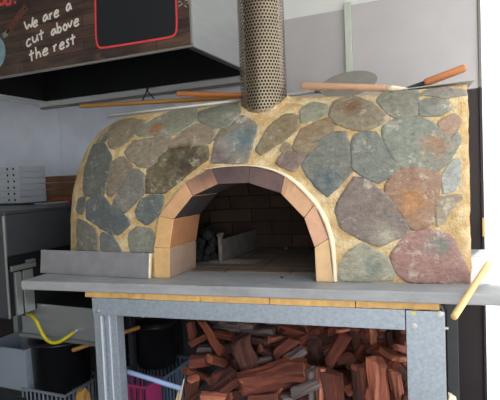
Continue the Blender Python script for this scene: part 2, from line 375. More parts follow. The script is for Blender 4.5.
def hit(x, y):
    d = ray(x, y).normalized(); r_ = bvh.ray_cast(CAM, d)
    if r_[0] is None: return None, None
    n = r_[1]
    if n.dot(d) > 0: n = -n
    return r_[0], n

ST = [
 ([(98,142),(103,134),(107,132),(106,139),(101,143)], (95,102,92)),
 ([(109,132),(113,126),(128,120),(144,121),(141,128),(128,140),(117,148),(110,147),(110,137)], (122,114,98)),
 ([(93,147),(103,144),(111,158),(109,172),(103,194),(85,194),(84,183),(88,163)], (84,92,92)),
 ([(126,152),(135,142),(169,137),(171,143),(160,157),(148,167),(139,165),(130,159)], (126,118,104)),
 ([(137,131),(150,123),(170,113),(195,109),(196,122),(174,134),(140,136)], (122,128,116)),
 ([(114,162),(122,158),(133,168),(128,175),(112,196),(107,193),(110,170)], (118,110,96)),
 ([(133,170),(143,174),(144,192),(125,212),(113,205),(118,194)], (104,106,108)),
 ([(88,202),(94,197),(104,197),(110,206),(127,218),(129,223),(118,234),(106,230),(88,218)], (76,90,100)),
 ([(79,199),(86,198),(82,214),(77.5,212)], (84,92,98)),
 ([(137,210),(142,200),(153,196),(163,197),(162,205),(155,218),(147,224),(138,218)], (82,96,104)),
 ([(130,234),(137,228),(151,230),(154,238),(154,251),(131,251)], (112,120,114)),
 ([(102,233),(112,236),(121,251),(102,251)], (88,98,106)),
 ([(79,220),(88,224),(96,233),(98,251),(78,251)], (100,102,100)),
 ([(149,170),(158,161),(169,151),(206,147),(207,160),(196,167),(184,176),(173,186),(166,192),(147,192)], (92,84,58)),
 ([(171,142),(196,125),(219,130),(209,143),(169,148)], (126,114,98)),
 ([(199,120),(200,112),(225,107),(240,106),(240,113),(227,127),(210,125)], (108,116,110)),
 ([(212,162),(217,141),(242,117),(250,121),(257,128),(251,145),(247,161),(232,162)], (116,112,110)),
 ([(257,148),(268,130),(284,116),(297,117),(297,129),(262,154)], (122,108,82)),
 ([(302,121),(302,110),(312,104),(326,106),(326,114),(304,122)], (124,132,116)),
 ([(293,148),(302,131),(318,123),(328,119),(334,129),(322,138),(311,150),(303,152)], (128,110,84)),
 ([(277,163),(284,154),(304,152),(302,160),(293,170),(284,167)], (112,94,90)),
 ([(281,151),(286,143),(291,148),(288,152)], (124,112,90)),
 ([(308,157),(320,142),(330,135),(344,134),(348,150),(350,170),(338,184),(327,194),(318,186),(310,176),(304,166)], (98,106,104)),
 ([(331,114),(336,103),(349,97.5),(370,104),(387,118),(376,125),(362,130),(336,123)], (122,116,98)),
 ([(378,102),(383,95),(400,92),(418,91),(416,115),(397,117),(390,113)], (118,124,116)),
 ([(422,95),(430,90),(466,90),(467,95),(445,97)], (124,124,120)),
 ([(420,103),(427,100),(445,101),(450,108),(440,114),(421,115)], (112,120,118)),
 ([(439,123),(446,119),(455,115),(460,121),(456,130),(449,137)], (150,122,106)),
 ([(384,128),(395,122),(411,118),(430,124),(446,137),(453,151),(441,165),(432,169),(403,166),(395,158),(386,142)], (110,124,120)),
 ([(353,142),(358,136),(376,134),(390,154),(397,165),(391,173),(378,181),(368,177),(354,168)], (98,110,110)),
 ([(340,203),(355,180),(367,182),(392,204),(408,225),(404,233),(378,244),(363,238),(343,227),(338,212)], (112,102,102)),
 ([(387,186),(397,172),(409,169),(435,172),(439,181),(435,200),(432,222),(412,228),(396,203),(388,197)], (138,104,84)),
 ([(443,176),(452,162),(460,161),(459,178),(455,189),(444,192)], (140,152,158)),
 ([(437,200),(459,196),(461,200),(451,208),(446,220),(438,225)], (134,124,108)),
 ([(341,264),(351,252),(362,245),(384,257),(393,270),(391,279),(341,280)], (138,142,128)),
 ([(393,255),(407,237),(429,231),(449,237),(465,269),(467,281),(409,281),(397,270)], (146,104,104)),
 ([(453,139),(458,133),(460,142),(455,150)], (120,128,126)),
 ([(214,140),(222,131),(231,127),(227,134),(218,139)], (118,104,84)),
 ([(245,107),(240,112),(239,104)], (108,112,104)),
]
def facing(mb, poly, col, seed, th=.004):
    rn = random.Random(seed)
    n = len(poly); cx = sum(p[0] for p in poly)/n; cy = sum(p[1] for p in poly)/n
    pts = []
    for i in range(n):                           # knap the outline: round corners, small chips
        a, b = V(poly[i]), V(poly[(i+1) % n]); k = max(2, int((b-a).length/2.2))
        pts += [a.lerp(b, (j+.5)/k) for j in range(k)]
    m = len(pts)
    per = []
    for i, p in enumerate(pts):
        q = p*.8+pts[i-1]*.1+pts[(i+1) % m]*.1
        dx = noise.noise(V((q.x*.35, q.y*.35, seed)))*1.3+(rn.random()-.5)*.7
        d = (q-V((cx, cy))).normalized(); per.append(q+(q-V((cx, cy)))*(.065 if cx > 250 else .05)+d*(dx*.7+(2.1 if cx > 250 else 1.6)))
    rs = [0, .3, .55, .75, .88, .965, 1.0]; hs = [1, 1, 1, 1, 1, .9, -.15]
    vs = []; ok = True
    for r_, h in zip(rs, hs):
        for p in (per if r_ else per[:1]):
            q = V((cx, cy)).lerp(p, r_) if r_ else V((cx, cy))
            hp, hn = hit(q.x, q.y)
            f_ = .95
            while hp is None and f_ > .3:
                hp, hn = hit(*(V((cx, cy)).lerp(q, f_))); f_ -= .05
            if hp is None: return
            k = noise.noise(hp*14+V((seed, 0, 0)))*.003+noise.noise(hp*60)*.0008
            vs.append(hp+hn*(th*h+(k if h > 0 else 0)))
    fs = [(0, 1+i, 1+(i+1) % m) for i in range(m)]
    for j in range(len(rs)-2):
        for i in range(m):
            fs.append((1+j*m+i, 1+(j+1)*m+i, 1+(j+1)*m+(i+1) % m, 1+j*m+(i+1) % m))
    mb.add(vs, fs, col)
    return
mb = MB()
for k, (poly, col) in enumerate(ST): facing(mb, poly, tuple(min(255, (c*.72+sum(col)/3*.28)*f) for c, f in zip(col, (1.1, 1.06, 1.0))), k)
stones = mb.build('stone_facing', M['stone'], oven, smooth=False)
for p in stones.data.polygons: p.use_smooth = True
# blotches of a second mineral colour that belong to single stones
sec = {4: ((150, 95, 62), (156, 128), 9), 13: ((60, 50, 34), (186, 163), 20), 16: ((92, 112, 116), (243, 140), 16), 31: ((172, 124, 78), (413, 203), 14), 16.1: ((98, 84, 88), (219, 157), 10),
       23: ((120, 86, 60), (350, 108), 12), 28: ((150, 118, 92), (437, 146), 14), 35: ((110, 118, 112), (438, 245), 11), 30: ((162, 156, 140), (385, 236), 12), 34: ((120, 128, 118), (372, 268), 10), 22: ((84, 98, 104), (325, 182), 14)}
at = stones.data.color_attributes['col']
for key, (c, pc, rad) in sec.items():
    h, _ = hit(*pc); L = lin(c); R = rad/F*2.0
    for p in stones.data.polygons:
        for li in p.loop_indices:
            v = stones.data.vertices[stones.data.loops[li].vertex_index].co
            d = (v-h).length
            if d < R*1.6:
                f = max(0, min(1, 1.25-d/R+noise.noise(v*35)*.6)); cc = at.data[li].color
                at.data[li].color = [cc[i]*(1-f)+L[i]*f for i in range(3)]+[1]
# brick arch
Yfr, Ybk = YF-.012, YF+.228
bc = [(212,172,120), (212,170,118), (206,160,120), (176,132,106), (104,86,84), (112,90,88), (216,172,136), (220,174,146), (226,190,146)]
inn = [(158,134,116), (168,116,80), (52,46,50), (44,40,42), (40,36,38), (40,36,38), (60,50,46), (80,62,50), (90,72,58)]
mb = MB(); mort = MB()
def grid(mb, q, c, n=6):
    vs = [q[0].lerp(q[1], i/n).lerp(q[3].lerp(q[2], i/n), j/n) for j in range(n+1) for i in range(n+1)]
    for j in range(n):
        for i in range(n):
            f = (j*(n+1)+i, j*(n+1)+i+1, (j+1)*(n+1)+i+1, (j+1)*(n+1)+i); m_ = (vs[f[0]]+vs[f[2]])/2
            k = noise.noise(m_*9)*.5+noise.noise(m_*23)*.35+(m_.z-1.42)*5.5      # smoke stain licking the crown
            k = max(0, min(1, k)); st_ = (74, 60, 64)
            o_ = len(mb.v); mb.v += [vs[x] for x in f]; mb.f.append((o_, o_+1, o_+2, o_+3)); mb.c.append(tuple(c[x]*(1-k*.75)+st_[x]*k*.75 for x in range(3)))
cen = V((sum(p.x for p in ai)/10, 0, ZS+.2))
for i in range(9):
    o0, o1, i0, i1 = ao[i], ao[i+1], ai[i], ai[i+1]
    def sh(a, b, g=.0016): d = (b-a).normalized()*g; return a+d, b-d
    O0, O1 = sh(o0, o1); I0, I1 = sh(i0, i1)
    q = []
    for Y, s in ((Yfr, 0), (Ybk, .022)):
        q.append([V((p.x+s*(1 if p.x < cen.x else -.4), Y, max(ZS, p.z))) for p in (O0, O1, I1, I0)])
    a, b = q
    for quad, c in (((a[0], a[1], a[2], a[3]), bc[i]), ((b[3], b[2], b[1], b[0]), inn[i]), ((a[0], b[0], b[1], a[1]), bc[i]), ((a[1], b[1], b[2], a[2]), bc[i]), ((a[2], b[2], b[3], a[3]), inn[i]), ((a[3], b[3], b[0], a[0]), bc[i])): grid(mb, quad, c)
    # mortar core behind the joints
    q = []
    for Y, s in ((Yfr+.003, 0), (Ybk-.003, .021)):
        c4 = [o0*.94+i0*.06, o1*.94+i1*.06, i1*.95+o1*.05, i0*.95+o0*.05]
        q.append([V((p.x+s*(1 if p.x < cen.x else -.4), Y, max(ZS, p.z))) for p in c4])
    mort.hexa(q[0], q[1], (170, 140, 110) if i in (0, 1, 2, 7, 8) else (110, 92, 80))
arch = mb.build('brick_arch', M['brick'], oven, bevel=.003, weld=True)
mort.build('arch_joints', M['brick'], oven)
# pale fillet of mortar round the outside of the arch
ro = P2([(205, 168.5), (230, 165), (257, 164.5), (274, 168), (290, 174.5), (305, 187), (320, 203), (329, 220), (334.5, 238), (336.5, 258), (337.5, 281)], YF)
ri = P2([(205, 170.5), (230, 167), (255, 167), (270, 171), (284, 177), (299, 190), (314, 206), (323, 223), (328.5, 240), (331.5, 260), (333, 281)], YF)
ro = resample(ro, 50, True); ri = resample(ri, 50, True)
ri = [b.lerp(a, .30*(1-i/49)+.12) for i, (a, b) in enumerate(zip(ro, ri))]
vs = []
for i, (a, b) in enumerate(zip(ro, ri)):
    j = noise.noise(a*40)*.0015
    vs += [V((a.x+j, YF+.004, max(ZS, a.z+j))), V((a.x*.8+b.x*.2, YF-.012, max(ZS, a.z*.8+b.z*.2))), V((a.x*.2+b.x*.8, YF-.019, max(ZS, a.z*.2+b.z*.8))), V((b.x, YF-.006, max(ZS, b.z)))]
fs = [(i*4+k, i*4+k+1, i*4+5+k, i*4+4+k) for i in range(49) for k in range(3)]
MB().add(vs, fs).build('arch_fillet', M['rim'], oven, smooth=True)
# baking chamber: vault, back and throat
cx = (ai[0].x+ai[-1].x)/2+.02; hw, hh = .50, .47; prof = []
na = 40
def vault(k, s=1, h=1):
    th = pi*(1-k/na); c, s_ = cos(th), sin(th)
    return V((cx+hw*s*(abs(c)**.8)*(1 if c > 0 else -1), 0, ZS+hh*h*(s_**.75)))
vs = []; NRG = 0
bi = [V((p.x+.022*(1 if p.x < cen.x else -.4), Ybk-.002, p.z)) for p in resample(ai, na+1)]
# match throat ring ordering (left to right)
rows = [bi]
for (yy, s, h) in ((Ybk+.012, .72, .86), (Ybk+.03, .9, .95), (Ybk+.07, 1, 1), (Ybk+.2, 1, 1), (2.5, .98, .98), (2.6, .9, .92), (2.66, .72, .76), (2.69, .4, .45), (2.695, .02, .03)):
    rows.append([vault(k, s, h)+V((0, yy, 0)) for k in range(na+1)])
vs = [p for r_ in rows for p in r_]
fs = [(j*(na+1)+i, j*(na+1)+i+1, (j+1)*(na+1)+i+1, (j+1)*(na+1)+i) for j in range(len(rows)-1) for i in range(na)]
ch = MB().add(vs, fs).build('baking_chamber', M['chamber'], oven)
uvbox(ch, lambda p: (p.x if p.y > 2.55 else p.y, p.z))
hf = MB().box(cx-.495, cx+.495, Ybk+.005, 2.69, ZS+.0005, ZS+.006).box(ai[0].x+.03, ai[-1].x-.02, YF+.14, Ybk+.004, ZS+.0005, ZS+.005).build('hearth_floor', M['hfloor'], oven)
uvbox(hf, lambda p: (p.x, p.y))
# flue with perforated guard
fc = ony(264, 100, 2.07); fr_ = .1005
flue_base = fc.z-.12
fpipe = MB().lathe([(.074, flue_base-fc.z), (.074, 3.0-fc.z-.004)], (fc.x, 2.07, fc.z), 32).build('flue_pipe', M['fluein'], oven, smooth=True)
mb = MB(); nc = 46; dz = 2*pi*fr_/nc*1.0; zb = 1.66; nr = int((2.996-zb)/dz)
def cp(u, z, r_=fr_): a = 2*pi*u/nc; return V((fc.x+r_*cos(a), 2.07+r_*sin(a), z))
idx = {}
def gv(u, z):
    k = (round((u % nc)*8), round(z*20000))
    if k not in idx: idx[k] = len(mb.v); mb.v.append(cp(u, z))
    return idx[k]
for j in range(nr):
    off = .5*(j % 2)
    for i in range(nc):
        u = i+off; z = zb+j*dz
        cs = [gv(u, z), gv(u+.5, z), gv(u+1, z), gv(u+1, z+dz), gv(u+.5, z+dz), gv(u, z+dz)]
        hole = [len(mb.v)+k for k in range(6)]
        h = .31
        for (du, dv) in ((-h, -h*.72), (0, -h*1.3), (h, -h*.72), (h, h*.72), (0, h*1.3), (-h, h*.72)): mb.v.append(cp(u+.5+du, z+(.5+dv)*dz))
        for k in range(6): mb.f.append((cs[k], cs[(k+1) % 6], hole[(k+1) % 6], hole[k])); mb.c.append(None)
g = mb.build('flue_guard', M['flue'], fpipe)
for p in g.data.polygons: p.use_smooth = True
# mortar collar where the guard meets the stone
vs = []; nn = 40
for k in range(nn+1):
    a = 2*pi*k/nn
    for (r_, up) in ((fr_+.002, .012), (fr_+.014, .003), (fr_+.032, -.006)):
        x, y = fc.x+r_*cos(a), 2.07+r_*sin(a)
        h = bvh.ray_cast(V((x, y, 2.6)), V((0, 0, -1)))[0]
        z = (h.z if h else 1.72)
        vs.append(V((x, y, z+up+noise.noise(V((x, y, z))*50)*.006)))
fs = [(k*3+m_, k*3+m_+1, k*3+4+m_, k*3+3+m_) for k in range(nn) for m_ in range(2)]
MB().add(vs, fs).build('flue_collar', M['mortar'], fpipe, smooth=True)

# things inside the oven mouth
g0 = onz(222, 263, ZS+.006); g1 = onz(283, 238, ZS+.006)
gd = (g1-g0); gd.z = 0; L_ = min(gd.length, .62); gd.normalize(); gn = V((-gd.y, gd.x, 0))
def gq(a, b, z): return g0+gd*a+gn*b+V((0, 0, z))
mb = MB().box(0, L_, 0, .006, .001, .115, fr=gq).box(-.004, L_, .006, .05, .001, .007, fr=gq).box(-.01, .012, -.006, .012, .001, .15, fr=gq).box(-.03, .03, -.004, .006, .135, .147, fr=gq)
tag(mb.build('fire_guard', M['guard'], bevel=.002), 'ash-covered steel fire guard standing inside the oven mouth', 'fire guard')
def lump(name, c, r_, m, seed, sq=(1, 1, 1)):
    bm = bmesh.new(); bmesh.ops.create_icosphere(bm, subdivisions=2, radius=r_)
    for v in bm.verts: v.co = V((v.co.x*sq[0], v.co.y*sq[1], v.co.z*sq[2]))*(1+.5*noise.noise(v.co/r_*1.3+V((seed, 0, 0))))
    me = bpy.data.meshes.new(name); bm.to_mesh(me); bm.free(); me.materials.append(m)
    o = bpy.data.objects.new(name, me); COL.objects.link(o); o.location = c; return o
kk = 0
for lay, (nx, zz) in enumerate(((16, .02), (12, .06), (9, .1), (5, .14))):
    for i in range(nx):
        px = 197+(22-lay*1.5)*random.random(); Y = 2.24+.3*random.random()
        p = onz(px, 262, ZS); d = ray(px, 255); x = CAM.x+d.x*Y/d.y
        o = lump('charcoal_lump', (x, Y, ZS+.006+zz), .021+.008*random.random(), M['char'], kk); kk += 1
        tag(o, 'black charcoal lump heaped behind the arch\'s left jamb in the oven', 'charcoal', 'charcoal heaped inside the oven')
vs = []; n = 20
a0 = onz(212, 262, ZS+.006)
for i in range(n+1):
    for j in range(9):
        x = a0.x-.06+.30*i/n; y = a0.y-.04+.13*j/8; e = sin(pi*i/n)*sin(pi*j/8)
        vs.append((x, y, ZS+.0058+e*(.012+.012*abs(noise.noise(V((x*30, y*30, 0)))))))
fs = [(i*9+j, i*9+j+1, i*9+10+j, i*9+9+j) for i in range(n) for j in range(8)]
o = MB().add(vs, fs).build('ash', M['ash'], smooth=True); tag(o, 'pale ash spread on the hearth just inside the oven mouth', 'ash'); o['kind'] = 'stuff'
c = onz(282, 278, ZS)
tag(MB().tube([c+V((-.008, .012, .004)), c+V((.006, -.012, .004))], .003, 6).build('charcoal_splinter', M['char']), 'tiny black charcoal splinter on the slab in front of the oven mouth', 'charcoal')

# leaning metal tray on the slab
t0 = onz(42, 272.5, ZS+.001); t1 = onz(150, 278.5, ZS+.001)
u = (t1-t0); u.z = 0; Lt = u.length; u.normalize(); nrm = V((-u.y, u.x, 0)); lean = V((0, 0, 1))*cos(.12)+nrm*sin(.12)
if t1.y > YF-.03:
    s_ = (YF-.034)-t1.y; t0 += V((0, s_, 0)); t1 += V((0, s_, 0))
def tq(a, b, h): return t0+u*a+lean.cross(u).normalized()*(-b)+lean*h
tw = thing('metal_tray', t0+u*Lt/2, 'scuffed grey metal tray propped on edge left of the arch', 'tray')
MB().box(0, Lt, 0, .004, 0, .112, fr=tq).box(0, Lt, -.012, 0, 0, .005, fr=tq).box(0, Lt, -.006, 0, .108, .112, fr=tq).build('tray_plate', M['tray'], tw, bevel=.0015)
MB().box(Lt-.001, Lt+.004, -.011, .005, .002, .110, fr=tq).build('end_lip', M['rim'], tw, bevel=.002)

# ================================================================== TOOLS LYING ON THE OVEN
def pole(mb, a, b, r_, n=14, dome=True):
    a, b = V(a), V(b); d = (b-a).normalized(); L = (b-a).length
    pts = [a, a+d*r_*.25, a+d*r_*.7, a+d*L*.5, b-d*r_*.7, b-d*r_*.25, b]; rs = [r_*.6, r_*.9, r_, r_, r_, r_*.9, r_*.6]
    return mb.tube(pts, rs, n)
def woodpole(name, a, b, r_, m, parent=None):
    # mesh along local x so the grain runs with it
    a, b = V(a), V(b); L = (b-a).length; mb = pole(MB(), (-L/2, 0, 0), (L/2, 0, 0), r_)
    o = mb.build(name, m, smooth=True); q = (b-a).normalized().to_track_quat('X', 'Z')
    o.rotation_mode = 'QUATERNION'; o.rotation_quaternion = q; o.location = (a+b)/2
    if parent: o.parent = parent; o.location = (a+b)/2-parent.location
    return o
# thin aged pole
a = ony(80, 106.3, 2.36); b = ony(247, 96.5, 2.30)
tag(woodpole('peel_handle', a, b, .0115, M['oldwood']), 'long thin aged wooden pole on the oven, reaching furthest left past its edge', 'pole')
# orange wooden pole
a = ony(177, 93.6, 2.235); b = ony(262, 95.6, 2.235)
tag(woodpole('peel_handle', a, b, .0125, M['wood']), 'orange-brown wooden handle on top of the oven just left of the flue', 'handle')
# steel turning peel
tp = thing('turning_peel', ony(349, 84, 2.25), 'steel turning peel with long tube handle and round grey head, behind the flue', 'peel')
a = ony(107.5, 115.8, 1.70); b = ony(316, 91.5, 2.31)
MB().tube([a, b], [.0085, .0095], 14).build('tube_handle', M['steel'], tp, smooth=True)
e = ony(336, 91.5, 2.3)
MB().tube([b-(e-b)*.3, e], [.011, .008], 12).build('socket', M['steel'], tp, smooth=True)
pc = ony(348, 83.7, 2.25)
ctr = pc; e1 = ony(377.5, 78.5, 2.25)-ctr; e2 = V((e1.x*.05, .9, .62)).normalized()
R1 = e1.length; e1.normalize(); e2 = (e2-e1*e2.dot(e1)).normalized(); e3 = e1.cross(e2)
vs = []; n = 48
for (k, h) in ((.0, -.0015), (1, -.0015), (1, .0015), (0, .0015)):
    vs += [ctr+e1*cos(2*pi*i/n)*R1*k*1.0+e2*sin(2*pi*i/n)*R1*k*1.0+e3*h for i in range(n)] if k else [ctr+e3*h]
fs = []
for i in range(n):
    j = (i+1) % n
    fs += [(0, 1+j, 1+i), (1+i, 1+j, 1+n+j, 1+n+i), (2*n+1, 1+n+i, 1+n+j)]
MB().add(vs, fs).build('round_head', M['dullsteel'], tp)
# wooden-handled peel with flat blade edge-on
fp = thing('flat_peel', ony(400, 89, 2.03), 'pinkish wooden-handled peel with white ferrule lying right of the flue', 'peel')
a = ony(301.5, 85.7, 2.1); b = ony(387, 88.3, 2.03)
o = woodpole('handle', a, b, .0145, M['palewood'], fp)
c = ony(408, 89, 2.02)
MB().tube([b-(b-a)*.002, b.lerp(c, .35), c], [.012, .0115, .004], 14).build('ferrule', M['rim'], fp, smooth=True)
d = ony(474, 80.8, 2.02)
u_ = (d-c).normalized(); side = V((0, 1, 0)); n_ = u_.cross(side)
c2 = c-u_*.02
MB().hexa([c2-side*.01-n_*.0015, d-side*.02-n_*.0015, d+side*.16-n_*.0015, c2+side*.12-n_*.0015], [c2-side*.01+n_*.0015, d-side*.02+n_*.0015, d+side*.16+n_*.0015, c2+side*.12+n_*.0015]).build('blade', M['steel'], fp)
# short scraper handle
sc = thing('scraper', ony(430, 82, 2.06), 'short orange wooden handle of a scraper sticking up at the oven\'s top right', 'scraper')
a = ony(424, 83.3, 2.06); b = ony(466, 67.5, 2.06)
woodpole('handle', a, b, .0155, M['wood'], sc)
a2 = ony(400, 90.5, 2.04)
MB().tube([a+(b-a)*.02, a, a2.lerp(a, .5), a2], [.012, .010, .007, .004], 10).build('neck', M['darksteel'], sc, smooth=True)
# yellowish pole hanging over the slab's right end
a = ony(453.5, 317.5, 1.62); b = onz(489, 263, 1.12)
woodpole('broom_pole', a, b, .0115, M['bamboo']); o = bpy.data.objects['broom_pole']
tag(o, 'pale yellow wooden pole slanting across the right end of the slab', 'pole')
# clip hanging from hood rail
ck = ony(147, 88, 2.66)
mb = MB().tube([ony(147.5, 86, 2.6), ony(147, 92, 2.6)], .007, 8).tube([ony(147, 91, 2.6), ony(144, 97, 2.6), ony(141, 104, 2.6)], .004, 8).tube([ony(147, 91, 2.6), ony(152, 96, 2.6), ony(154, 99, 2.6)], .004, 8)
tag(mb.build('spring_clip', M['black'], smooth=True), 'black spring clip hanging on the hood\'s back rail', 'clip')

# ================================================================== HOOD WITH SIGN
HZ = 2.1; hyf = onz(96, 62.7, HZ).dot(WY); hyb = WK-.04
hx1 = onz(193, 46, HZ).dot(WX); hx0 = onz(47, 105, HZ).dot(WX)-.35
hxi = onz(47, 105, HZ).dot(WX)
print('HOOD', hyf, hyb, hx0, hx1)
hood = thing('extraction_hood', wp((hx0+hx1)/2, (hyf+hyb)/2, HZ), 'steel extraction hood with printed sign front over the left side', 'hood')
MB().box(hx0-.3, hx1, hyf, hyf+.012, HZ, 2.94, fr=wf).build('front_panel', M['inox'], hood, bevel=.002)
MB().box(hx1-.012, hx1, hyf+.0125, hyb, HZ, 2.94, fr=wf).build('side_panel', M['inox'], hood, bevel=.002)
MB().box(hx1-.045, hx1-.0125, hyf+.02, hyb-.02, HZ, HZ+.012, fr=wf).build('rim', M['darksteel'], hood, bevel=.002)
MB().box(hxi, hx1-.0125, hyb-.012, hyb, HZ+.03, 2.94, fr=wf).box(hxi-.012, hxi, hyf+.0125, hyb, HZ+.03, 2.94, fr=wf).box(hxi, hx1-.013, hyf+.013, hyb-.013, 2.75, 2.76, fr=wf).box(hxi+.001, hx1-.0135, hyf+.0128, hyf+.0148, HZ+.012, 2.74, fr=wf).build('liner', M['hoodin'], hood)
MB().box(hxi-.03, hx1-.002, hyb-.05, hyb-.013, HZ-.022, HZ+.016, fr=wf).box(hxi-.04, hxi-.002, hyf+.02, hyb-.05, HZ-.008, HZ+.018, fr=wf).build('back_rail', M['rail'], hood, bevel=.003)
MB().box(hx0-.3, hx1+.002, hyf-.009, hyf-.0005, HZ-.002, HZ+.008, fr=wf).build('bottom_trim', M['edge'], hood, bevel=.002)
MB().box(hx1-.010, hx1+.003, hyf-.011, hyf-.0005, HZ+.010, 2.94, fr=wf).build('edge_trim', M['trim'], hood, bevel=.002)
MB().box(hxi-.03, hx1-.002, hyb-.047, hyb-.015, HZ-.036, HZ-.0225, fr=wf).build('rail_shadow', M['edge'], hood)  # darker strip added as the shadow under the back rail
sg = MB().box(hx0-.3, hx1-.0105, hyf-.006, hyf-.0006, HZ+.0105, 2.94, fr=wf).build('sign_board', M['planks'], hood)
uvbox(sg, lambda p: (p.dot(WX), p.z))
SF = hyf-.0066
def sgp(x, y, k=0): return onw(x, y, SF-k)
def ribbon(mb, pts, wd, k=.0006, closed=False):
    P = [sgp(x, y, k) for x, y in pts]
    if closed: P.append(P[0]); 
    n = len(P); L_ = []; R_ = []
    for i, p in enumerate(P):
        a = P[i-1] if i else (P[-2] if closed else P[0]); b = P[i+1] if i < n-1 else (P[1] if closed else P[-1])
        t = (b-a).normalized(); s_ = t.cross(WY)*wd/2; L_.append(p+s_); R_.append(p-s_)
    vs = []
    for l, r_ in zip(L_, R_): vs += [l, r_]
    off = -WY*.0008
    vs2 = [v+off for v in vs]; m_ = len(vs)
    fs = [(2*i, 2*i+1, 2*i+3, 2*i+2) for i in range(n-1)]
    mb.add(vs2, fs); mb.add(vs+vs2, [(2*i, 2*i+2, m_+2*i+2, m_+2*i) for i in range(n-1)]+[(2*i+1, m_+2*i+1, m_+2*i+3, 2*i+3) for i in range(n-1)])
def smooth2(p, it=2, closed=False):
    for _ in range(it):
        q = [] if closed else [p[0]]
        for i in range(len(p)-(0 if closed else 1)):
            a, b = p[i], p[(i+1) % len(p)]
            q += [(a[0]*.75+b[0]*.25, a[1]*.75+b[1]*.25), (a[0]*.25+b[0]*.75, a[1]*.25+b[1]*.75)]
        if not closed: q.append(p[-1])
        p = q
    return p
# hand lettering: strokes in a unit box (x right, y up, x-height 1)
G = {
 'W': [[(0, 1.45), (.22, 0), (.5, 1.0), (.72, .05), (1.0, 1.6)]],
 'e': [[(.1, .5), (.9, .62), (.82, .98), (.45, 1.02), (.1, .6), (.15, .1), (.5, -.02), (.95, .22)]],
 'a': [[(.85, .85), (.5, 1.05), (.08, .55), (.15, .02), (.5, .08), (.85, .8), (.85, .3), (1.0, .0)]],
 'r': [[(.1, 1.0), (.2, .5), (.2, 0)], [(.2, .45), (.45, .9), (.9, .95)]],
 'c': [[(.95, .85), (.55, 1.05), (.08, .6), (.15, .05), (.55, -.02), (1.0, .2)]],
 'u': [[(.05, 1.0), (.08, .2), (.4, -.02), (.8, .4), (.9, 1.0)], [(.9, 1.0), (.85, .4), (1.0, 0)]],
 't': [[(.5, 1.7), (.45, .8), (.45, 0)], [(0, 1.05), (1.0, 1.15)]],
 'b': [[(.1, 1.8), (.1, .9), (.1, 0)], [(.1, .55), (.5, 1.0), (.92, .6), (.6, .02), (.1, .1)]],
 'o': [[(.5, 1.0), (.08, .6), (.3, 0), (.75, .05), (.95, .6), (.5, 1.0), (.4, .98)]],
 'v': [[(0, 1.0), (.35, 0), (.9, 1.15)]],
 'h': [[(.1, 1.8), (.12, .9), (.1, 0)], [(.12, .5), (.5, .98), (.85, .7), (.9, 0)]],
 's': [[(.9, 1.0), (.4, 1.05), (.25, .75), (.7, .45), (.6, .05), (.05, .02)]],
}
mb = MB()
def put(ch, x, y, wd, hgt, t=.0105):     # (x, y) lower-left corner on the photo, in 4x zoom units
    ux, uy = wd/4, -wd*.40/4; vx, vy = -hgt*.10/4, -hgt/4
    for s_ in G[ch]:
        pts = smooth2([(x/4+a*ux+b*vx, y/4+a*uy+b*vy) for a, b in s_])
        ribbon(mb, pts, t)
for word in ((('W', 101, 126, 35, 27), ('e', 132, 110, 21, 23)), (('a', 172, 88, 22, 24), ('r', 198, 80, 15, 24), ('e', 216, 72, 22, 25)), (('a', 265, 46, 22, 26),),
          (('c', 106, 188, 20, 27), ('u', 131, 173, 23, 27), ('t', 158, 164, 20, 24)), (('a', 205, 143, 22, 22), ('b', 230, 134, 19, 24), ('o', 252, 125, 19, 24), ('v', 273, 116, 20, 24), ('e', 296, 108, 22, 26)),
          (('t', 119, 248, 20, 26), ('h', 145, 236, 20, 26), ('e', 170, 225, 25, 25)), (('r', 215, 208, 16, 26), ('e', 238, 200, 22, 25), ('s', 264, 188, 17, 25), ('t', 284, 183, 20, 25))):
    mb = MB()
    for a in word: put(*a)
    mb.build('lettering', M['ink_w'], sg)

# red lettering cut by the top of the picture, the frame round the board
mb = MB()
for x0 in (-1.2, 5.4):
    ribbon(mb, smooth2([(x0+.6, 4.6), (x0+.2, -3), (x0+2.6, -3.6), (x0+5, -4), (x0+5.4, 3.6), (x0+3, 4.4)], 2, True), .014, closed=True)
ribbon(mb, [(14.2, 2.6), (16, 2.3)], .01)
mb.build('red_lettering', M['ink_r'], sg)
fr = smooth2([(93.5, -60), (95.2, -10), (95.8, 30), (96.2, 40), (98.3, 48), (106, 47.5), (135, 43), (168, 37.5), (175, 35.5), (177.2, 28), (176, 0), (174, -60)], 2)
mb = MB(); ribbon(mb, fr, .0095, .0022); mb.build('red_border', M['ink_r'], sg)
P = [sgp(x, y, .0004) for x, y in fr]; Q = [p-WY*.0014 for p in P]; n = len(P)
MB().add(P+Q, [tuple(range(n, 2*n))]+[(i, (i+1) % n, n+(i+1) % n, n+i) for i in range(n)]).build('menu_board', M['board'], sg)
# little pale figures right of the frame
mb = MB()
for pts in ([(178.5, 6.5), (181, 5), (182.5, 3)], [(178, 2), (181, 1.5)], [(180, -1), (182.5, -2)], [(185, 1), (187.5, 0), (189, 2.5), (187, 4)], [(184.5, 5.5), (187, 7)], [(185, -3), (188, -2), (189, -5)]): ribbon(mb, pts, .005)
mb.build('small_print', mat('faded_print', (170, 160, 145), .5, var=0, bump=0), sg)
